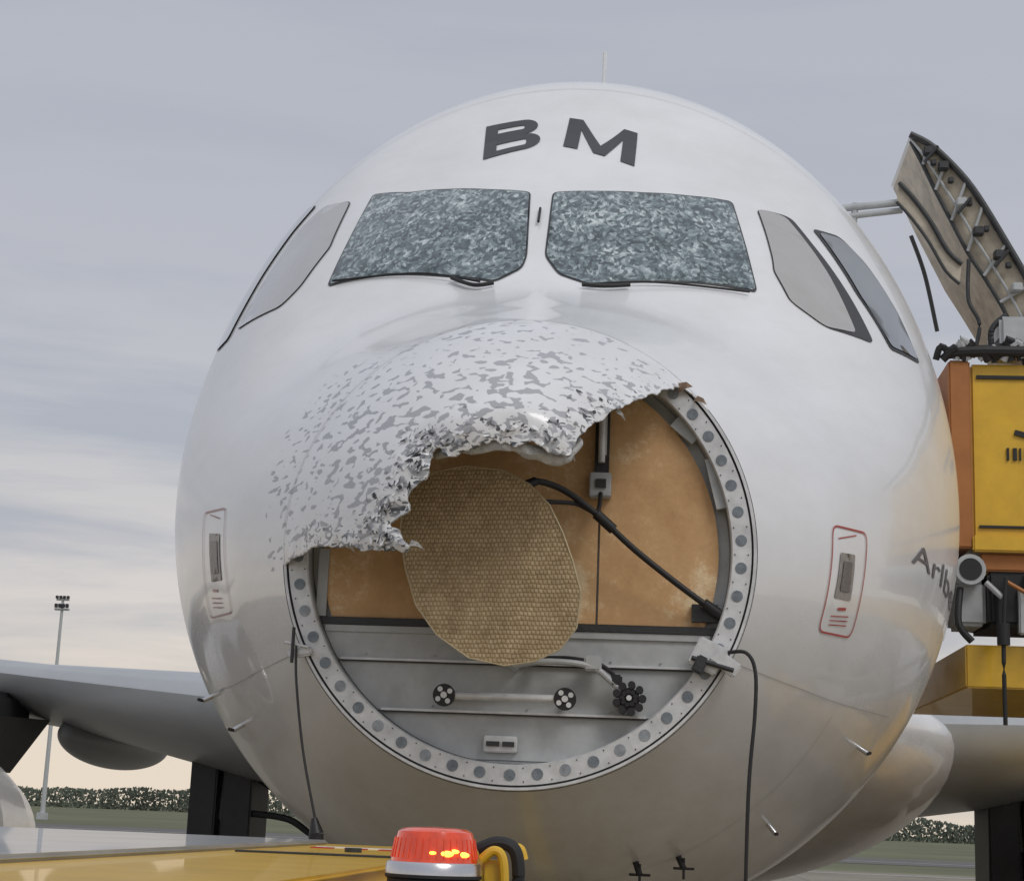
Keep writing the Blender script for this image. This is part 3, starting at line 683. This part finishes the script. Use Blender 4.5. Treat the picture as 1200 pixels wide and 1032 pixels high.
mb.add(vs,[(0,1,2,3),(7,6,5,4),(0,4,5,1),(1,5,6,2),(2,6,7,3),(3,7,4,0)]);mb.obj('tail_fin',m_white,air)
# open cabin door
m_beige=mat('door_lining',(.46,.41,.33),.6,var=.3,scale=8)
mb=MB()
outer=[(1.92,6.13),(2.03,6.07),(2.135,5.97),(2.245,5.84),(2.34,5.69),(2.47,5.45),(2.60,5.20),(2.72,4.93),(2.80,4.70)]
inner=[(1.93,6.10),(2.00,5.95),(2.07,5.79),(2.16,5.60),(2.25,5.41),(2.34,5.26),(2.43,5.10),(2.51,4.92),(2.57,4.70)]
k=len(outer);f=[]
for y in(3.9,4.75):
    f+=[(x,y,z) for x,z in outer]
mb.add(f,[(i,i+1,k+i+1,k+i) for i in range(k-1)],0)
g=[(x,3.92,z) for x,z in outer]+[(x,3.96,z) for x,z in inner];mb.add(g,[(i,i+1,k+i+1,k+i) for i in range(k-1)],1)
g=[(x,3.96,z) for x,z in inner]+[(x,4.72,z) for x,z in inner];mb.add(g,[(i,i+1,k+i+1,k+i) for i in range(k-1)],1)
mb.tube([(x,3.9,z) for x,z in outer],.020,mi=2,sub=3);mb.tube([(x,3.94,z) for x,z in inner],.012,mi=2,sub=3)
mid_=[((a[0]*.35+b[0]*.65),3.92,(a[1]*.35+b[1]*.65)) for a,b in zip(outer,inner)];mb.tube(mid_,.008,mi=3,sub=3)
for i in range(1,k-1):
    a=Vector((outer[i][0],3.9,outer[i][1]));b=Vector((inner[i][0],3.93,inner[i][1]));mb.cyl(a,b,.010,mi=3,n=8)
    c=a.lerp(b,.45)+Vector((random.uniform(-.01,.01),-.03,random.uniform(-.05,.05)));mb.box(c-Vector((.03,.03,.025)),c+Vector((.03,.03,.025)),2 if i%3 else 3,bev=.006)
    c2=a.lerp(b,.2)+Vector((.03,-.02,-.10));mb.box(c2-Vector((.016,.02,.016)),c2+Vector((.016,.02,.016)),2,bev=.004)
    if i%2: mb.cyl(c+Vector((-.03,-.03,-.08)),c+Vector((.05,-.03,.02)),.010,mi=2,n=8)
st=[(1.845,5.80),(1.93,5.70),(2.03,5.55),(2.12,5.38),(2.20,5.30)];st2=[(x-.015,z-.12) for x,z in st]
g=[(x,3.85,z) for x,z in st]+[(x,3.85,z) for x,z in st2];mb.add(g,[(i,i+1,6+i,5+i) for i in range(4)],1)
mb.tube([(x,3.84,z) for x,z in st],.014,mi=2,sub=3);mb.tube([(x,3.84,z) for x,z in st2],.010,mi=2,sub=3)
mb.cyl((1.2,3.95,5.64),(1.87,3.9,5.70),.022,mi=3);mb.cyl((1.2,3.95,5.58),(1.87,3.9,5.65),.018,mi=3);mb.cyl((1.60,3.93,5.70),(1.58,3.93,5.48),.02,mi=3)
mb.tube([(2.25,3.9,5.35),(2.24,3.88,5.1),(2.30,3.88,4.95),(2.26,3.88,4.75)],.012,mi=2);mb.tube([(2.45,3.85,5.0),(2.36,3.85,4.9),(2.38,3.88,4.72)],.018,mi=2)
mb.box((2.40,3.8,4.80),(2.62,4.2,4.98),3,bev=.02);mb.cyl((2.33,3.84,4.74),(2.50,3.84,4.95),.02,mi=2)
mb.tube([(1.86,3.5,5.35),(1.95,3.6,5.15),(2.03,3.7,4.85)],.012,mi=2)
mb.obj('cabin_door',[m_white,m_beige,m_dark,m_grey],air)
# ---------------------------------------------------------------- boarding stairs / lift truck
bs=empty('boarding_stairs_truck',(3,5,0))
mb=MB()
mb.box((2.10,3.76,3.62),(2.22,6.3,4.70),1,bev=.01)
mb.box((2.225,3.80,3.66),(4.2,6.3,4.69),0,bev=.015);mb.box((2.215,3.74,3.60),(4.2,3.798,3.69),0,bev=.01)
mb.box((2.26,3.785,3.74),(4.15,3.798,3.755),3);mb.box((2.26,3.785,4.6),(4.15,3.798,4.62),3)
for i,w in enumerate((.012,.02,.008,.02,.012)): mb.box((2.42+i*.035,3.786,4.13),(2.42+i*.035+w,3.799,4.20),3)
mb.box((2.46,3.786,4.24),(2.8,3.799,4.27),3,Matrix.Translation((2.6,0,4.25))@Matrix.Rotation(D(15),4,'Y')@Matrix.Translation((-2.6,0,-4.25)))
mb.tube([(2.08,3.76,4.74),(2.3,3.74,4.75),(2.8,3.74,4.75),(4.2,3.74,4.75)],.035,mi=3)
rr_=random.Random(3)
for j in range(16):
    x=2.04+j*.045+rr_.uniform(-.02,.02);mb.tube([(x,3.76,4.70),(x+rr_.uniform(-.05,.09),3.73,4.74+rr_.uniform(0,.09)),(x+rr_.uniform(.04,.12),3.76,4.72)],rr_.uniform(.008,.026),mi=3 if rr_.random()<.8 else 2,sub=4,n=8)
mb.box((2.19,3.9,2.86),(4.4,6.2,3.10),0,bev=.01)
mb.box((2.26,3.80,3.50),(4.2,3.86,3.60),1,bev=.01)
mb.cyl((2.20,3.75,3.50),(2.20,4.6,3.50),.085,mi=2);mb.cyl((2.20,3.745,3.50),(2.20,3.76,3.50),.062,mi=3)
mb.cyl((2.5,3.8,3.42),(4.2,3.8,3.42),.07,mi=2);mb.box((2.3,3.8,3.2),(4.2,4.4,3.50),3,bev=.02);mb.box((2.14,3.85,3.2),(2.3,4.2,3.45),2,bev=.02)
for i in range(9): mb.box((2.34+i*.12,3.76,3.15),(2.39+i*.12,3.82,3.40),2 if i%2 else 3,bev=.008)
for j in range(10):
    x=2.15+rr_.uniform(0,.7);z=3.2+rr_.uniform(0,.3);mb.cyl((x,3.74,z),(x+rr_.uniform(-.12,.12),3.72,z+rr_.uniform(-.15,.1)),rr_.uniform(.008,.018),mi=rr_.choice((2,3,1)),n=8)
mb.tube([(2.38,3.7,3.45),(2.36,3.7,3.1),(2.36,3.7,2.65)],.012,mi=3);mb.cyl((2.36,3.7,3.2),(2.36,3.7,3.08),.035,mi=3)
mb.tube([(2.15,3.8,3.4),(2.13,3.75,3.2),(2.2,3.75,3.1)],.02,mi=3)
for a,b in(((3.6,4.2,1.2),(3.6,9,2.9)),((3.6,4.2,2.9),(3.6,9,1.2)),((4.3,4.2,1.2),(4.3,9,2.9)),((4.3,4.2,2.9),(4.3,9,1.2))): mb.cyl(Vector(a)+Vector((.9,0,0)),Vector(b)+Vector((.9,0,0)),.09,mi=2)
mb.box((4.3,4,.7),(5.6,11,1.2),0,bev=.03);mb.box((4.3,11,.6),(5.7,12.6,2.3),0,bev=.1)
mb.box((4.4,12.61,1.4),(5.6,12.63,2.1),3)
for y in(4.8,10,12): wheel(mb,(4.35,y,.45),.45,.28,3,2);wheel(mb,(5.55,y,.45),.45,.28,3,2)
o=mb.obj('platform',[m_yel,m_orange,m_grey,m_black]);o.parent=bs;o.matrix_parent_inverse=Matrix.Translation((-3,-5,0))
# ---------------------------------------------------------------- tow tractor in the foreground
tt=empty('tow_tractor',(-1.5,-2.5,0))
m_roof=mat('grey_roof_panel',(.34,.36,.38),.32,.1,var=.2,scale=4,coat=.3)
m_beac=mat('amber_beacon',(.55,.045,.01),.15,var=.4,scale=30,coat=1,emit=((1,.08,.01),.2))
m_lit=mat('beacon_lamp',(1,.5,.1),.3,emit=((1,.36,.04),4))
mb=MB()
mb.box((-3.2,-4.7,.45),(.04,-.8,1.95),0,bev=.03)
mb.box((-3.15,-4.65,1.95),(.02,-.86,1.962),0,bev=.005)
mb.box((-3.1,-4.6,1.962),(-.42,-.95,1.974),1,bev=.005)
mb.box((-3.0,-4.4,1.974),(-.55,-3.2,1.978),3)
for i in range(5): mb.box((-.36+i*.085,-1.5,1.962),(-.36+i*.085+.05,-1.44,1.9645),4)
mb.box((-.37,-1.38,1.962),(.0,-1.33,1.9645),5);mb.box((-.38,-2.2,1.962),(-.02,-2.15,1.966),2);mb.cyl((-.2,-1.8,1.962),(-.2,-1.8,1.972),.02,mi=2)
mb.box((.04,-4.4,.5),(.30,-2.7,1.93),2,bev=.02)
for y in(-4.0,-1.6): wheel(mb,(-3.1,y,.45),.45,.3,2,3);wheel(mb,(-.06,y,.45),.45,.3,2,3)
for x in(-2.6,-1.6): mb.box((x,-.80,1.2),(x+.8,-.795,1.75),2)
def lo(o,nm=None):
    o.parent=tt;o.matrix_parent_inverse=Matrix.Translation((1.5,2.5,0));return o
lo(mb.obj('tractor_body',[m_yel,m_roof,m_dark,m_grey,m_red,m_white]))
mb=MB();c=(.14,-3.0)
n=48
def rev(pr,mi):
    vs=[]
    for z,r in pr: vs+=[(c[0]+r*math.cos(2*math.pi*k/n),c[1]+r*math.sin(2*math.pi*k/n),z) for k in range(n)]
    mb.add(vs,[(i*n+k,i*n+(k+1)%n,(i+1)*n+(k+1)%n,(i+1)*n+k) for i in range(len(pr)-1) for k in range(n)],mi)
rev([(1.93,.074),(1.952,.074),(1.955,.078),(1.960,.078)],1);rev([(1.960,.078),(1.975,.077),(1.979,.074),(1.980,.066)],2)
rev([(1.979,.070),(1.985,.069),(2.014,.064),(2.026,.060),(2.031,.052),(2.033,.03),(2.034,.0)],0)
for k in range(36):
    t=2*math.pi*k/36;mb.cyl((c[0]+.070*math.cos(t),c[1]+.070*math.sin(t),1.985),(c[0]+.064*math.cos(t),c[1]+.064*math.sin(t),2.016),.0012,mi=0,n=6)
lo(mb.obj('beacon',[m_beac,m_black,m_chrome],None,True))
mb=MB()
for dx,dz,r in((.0,0,.013),(.024,-.001,.012),(-.02,.001,.007),(.012,.004,.009)):
    bm=bmesh.new();bmesh.ops.create_uvsphere(bm,u_segments=16,v_segments=10,radius=1)
    yy_=-3.0-math.sqrt(.065**2-(.025+dx)**2)
    for v in bm.verts: v.co=Vector((.165+dx+v.co.x*r,yy_+v.co.y*.006,1.993+dz+v.co.z*r*.4))
    mb.bm(bm,0)
lo(mb.obj('beacon_bulb',m_lit))
mb=MB()
mb.tube([(.205,-2.95,2.00),(.235,-2.95,2.012),(.262,-2.95,2.005),(.272,-2.95,1.975),(.272,-2.95,1.92)],.011,mi=0);mb.tube([(.215,-2.99,1.985),(.235,-2.99,2.0),(.25,-2.99,1.985),(.255,-2.99,1.92)],.008,mi=1)
mb.box((.215,-2.98,1.93),(.25,-2.94,1.985),1,bev=.005);mb.tube([(.262,-2.93,2.0),(.270,-2.93,2.0),(.275,-2.93,1.985)],.012,mi=1)
lo(mb.obj('beacon_bracket',[m_black,m_yel],None,True))
# ---------------------------------------------------------------- setting
m_conc,nt,b=new_mat('apron_concrete')
tc=nt.nodes.new('ShaderNodeTexCoord');n1=nt.nodes.new('ShaderNodeTexNoise');n1.inputs['Scale'].default_value=.15;n1.inputs['Detail'].default_value=12;n1.inputs['Roughness'].default_value=.7
nt.links.new(tc.outputs['Object'],n1.inputs['Vector']);r=nt.nodes.new('ShaderNodeValToRGB');r.color_ramp.elements[0].position=.35;r.color_ramp.elements[1].position=.65
r.color_ramp.elements[0].color=(.19,.165,.125,1);r.color_ramp.elements[1].color=(.29,.26,.205,1);nt.links.new(n1.outputs[0],r.inputs[0])
br=nt.nodes.new('ShaderNodeTexBrick');br.offset=0;br.inputs['Scale'].default_value=1;br.inputs['Brick Width'].default_value=7;br.inputs['Row Height'].default_value=7;br.inputs['Mortar Size'].default_value=.03
br.inputs['Color1'].default_value=(1,1,1,1);br.inputs['Color2'].default_value=(.9,.9,.9,1);br.inputs['Mortar'].default_value=(.3,.3,.3,1);nt.links.new(tc.outputs['Object'],br.inputs['Vector'])
mx=nt.nodes.new('ShaderNodeMix');mx.data_type='RGBA';mx.blend_type='MULTIPLY';mx.inputs[0].default_value=1;nt.links.new(r.outputs[0],mx.inputs[6]);nt.links.new(br.outputs[0],mx.inputs[7]);nt.links.new(mx.outputs[2],b.inputs['Base Color']);b.inputs['Roughness'].default_value=.75
m_grass=mat('grass',(.12,.13,.065),.9,var=.4,scale=.03)
m_asph=mat('asphalt',(.12,.115,.11),.85,var=.2,scale=.5)
m_line=mat('road_marking',(.6,.6,.58),.7)
def sheet(name,x0,x1,y0,y1,z,m): return obj(name,[(x0,y0,z),(x1,y0,z),(x1,y1,z),(x0,y1,z)],[(0,1,2,3)],m)
sheet('ground',-3000,3000,-400,4000,0,m_grass);sheet('apron_pavement',-400,400,-80,92,.01,m_conc);sheet('taxiway',-900,900,118,150,.02,m_asph)
sheet('taxiway_marking',-900,900,128.7,129.4,.03,m_line);sheet('apron_marking',-400,400,86,86.6,.02,m_line);sheet('apron_marking.001',-.1,.1,-40,60,.02,mat('yellow_line',(.6,.42,.03),.7))
# tree line
m_leaf=mat('tree_foliage',(.115,.135,.105),.9,var=.45,scale=.04)  # distance haze mixed into the leaf colour
V=[];F=[];ng=random.Random(7)
for i in range(60000):
    x=ng.uniform(-620,620);q=noise.noise(Vector((x*.012,0,0)))*2.4+noise.noise(Vector((x*.05,3,0)))*1.4+noise.noise(Vector((x*.2,3,0)))*.8
    h=7.8+q;z=h*ng.random()**.9;y=620+ng.uniform(-10,10)*(1-.4*z/h)
    s=ng.uniform(.22,.6);a=ng.uniform(0,6.28);t=ng.uniform(-.6,.6);dx=Vector((math.cos(a),math.sin(a),t))*s;dz=Vector((-t*math.cos(a)+ng.uniform(-.4,.4),-t*math.sin(a),1))*s
    p=Vector((x,y,z));k=len(V);V+=[p-dx-dz*.6,p+dx*.7-dz,p+dx+dz*.5,p-dx*.6+dz];F.append((k,k+1,k+2,k+3))
obj('tree_line',V,F,m_leaf)
# light mast
lm=empty('light_mast',(-66.2,180,0))
mb=MB();mb.cyl((0,0,0),(0,0,24.3),.27,.15,mi=0,n=14);mb.box((-.8,-.25,22.9),(.8,.25,23.1),0);mb.box((-.7,-.2,24.0),(.7,.2,24.2),0)
for i in range(4):
    mb.box((-.75+i*.42,-.5,23.15),(-.75+i*.42+.3,-.15,23.6),1,bev=.03);mb.box((-.75+i*.42,-.4,24.2),(-.75+i*.42+.3,-.1,24.5),1,bev=.03)
mb.box((-.5,-.5,0),(.5,.5,.8),0,bev=.05)
o=mb.obj('mast',[m_grey,m_dark]);o.parent=lm
# ---------------------------------------------------------------- world
w=bpy.data.worlds.new('World');scn.world=w;w.use_nodes=True;nt=w.node_tree;bg=nt.nodes['Background'];Nn=nt.nodes.new;Lk=nt.links.new
sky=Nn('ShaderNodeTexSky');sky.sky_type='NISHITA';sky.sun_disc=False;sky.sun_elevation=D(42);sky.sun_rotation=D(150);sky.air_density=1.5;sky.dust_density=3
sk=Nn('ShaderNodeVectorMath');sk.operation='SCALE';sk.inputs['Scale'].default_value=.08;Lk(sky.outputs[0],sk.inputs[0])
tc=Nn('ShaderNodeTexCoord');sx=Nn('ShaderNodeSeparateXYZ');Lk(tc.outputs['Generated'],sx.inputs[0])
gr=Nn('ShaderNodeValToRGB');e=gr.color_ramp.elements
e[0].position=0;e[0].color=(.84,.73,.60,1);e[1].position=1;e[1].color=(.62,.64,.69,1)
for p,c in((.05,(.80,.72,.63,1)),(.12,(.68,.645,.63,1)),(.20,(.56,.565,.595,1)),(.30,(.50,.515,.57,1)),(.45,(.47,.495,.56,1))):
    x=e.new(p);x.color=c
Lk(sx.outputs[2],gr.inputs[0])
mp=Nn('ShaderNodeMapping');mp.inputs['Scale'].default_value=(1.6,1.6,11);Lk(tc.outputs['Generated'],mp.inputs[0])
cn=Nn('ShaderNodeTexNoise');cn.inputs['Scale'].default_value=1.9;cn.inputs['Detail'].default_value=7;cn.inputs['Roughness'].default_value=.55;cn.inputs['Distortion'].default_value=.3;Lk(mp.outputs[0],cn.inputs['Vector'])
cr=Nn('ShaderNodeValToRGB');cr.color_ramp.elements[0].position=.38;cr.color_ramp.elements[0].color=(.73,.78,.86,1);cr.color_ramp.elements[1].position=.54;cr.color_ramp.elements[1].color=(1.03,1.02,1.01,1);Lk(cn.outputs[0],cr.inputs[0])
ml=Nn('ShaderNodeMix');ml.data_type='RGBA';ml.blend_type='MULTIPLY';Lk(gr.outputs[0],ml.inputs[6]);Lk(cr.outputs[0],ml.inputs[7])
fa=Nn('ShaderNodeMapRange');fa.inputs['From Min'].default_value=.16;fa.inputs['From Max'].default_value=.32;fa.inputs['To Min'].default_value=1;fa.inputs['To Max'].default_value=.18;Lk(sx.outputs[2],fa.inputs[0]);Lk(fa.outputs[0],ml.inputs[0])
mf=Nn('ShaderNodeMix');mf.data_type='RGBA';mf.inputs[0].default_value=.93;Lk(sk.outputs[0],mf.inputs[6]);Lk(ml.outputs[2],mf.inputs[7])
Lk(mf.outputs[2],bg.inputs[0]);bg.inputs[1].default_value=1
s=bpy.data.lights.new('sun','SUN');s.energy=1.0;s.angle=D(22);s.color=(1,.97,.92);so=bpy.data.objects.new('sun',s);bpy.context.collection.objects.link(so)
so.rotation_euler=Vector((-.45,.62,-.80)).to_track_quat('-Z','Y').to_euler()
# ---------------------------------------------------------------- camera
cam=bpy.data.cameras.new('camera');co=bpy.data.objects.new('camera',cam);bpy.context.collection.objects.link(co)
cam.sensor_width=36;cam.lens=60;cam.clip_end=6000;cam.clip_start=.05
Rm=Matrix.Rotation(D(5.2),3,'Z')@Matrix.Rotation(D(102.5),3,'X')@Matrix.Rotation(D(2.3),3,'Z')
co.matrix_world=Matrix.Translation((.493,-5.8,2.05))@Rm.to_4x4()
scn.camera=co
scn.view_settings.view_transform='Standard';scn.view_settings.look='None';scn.view_settings.exposure=0
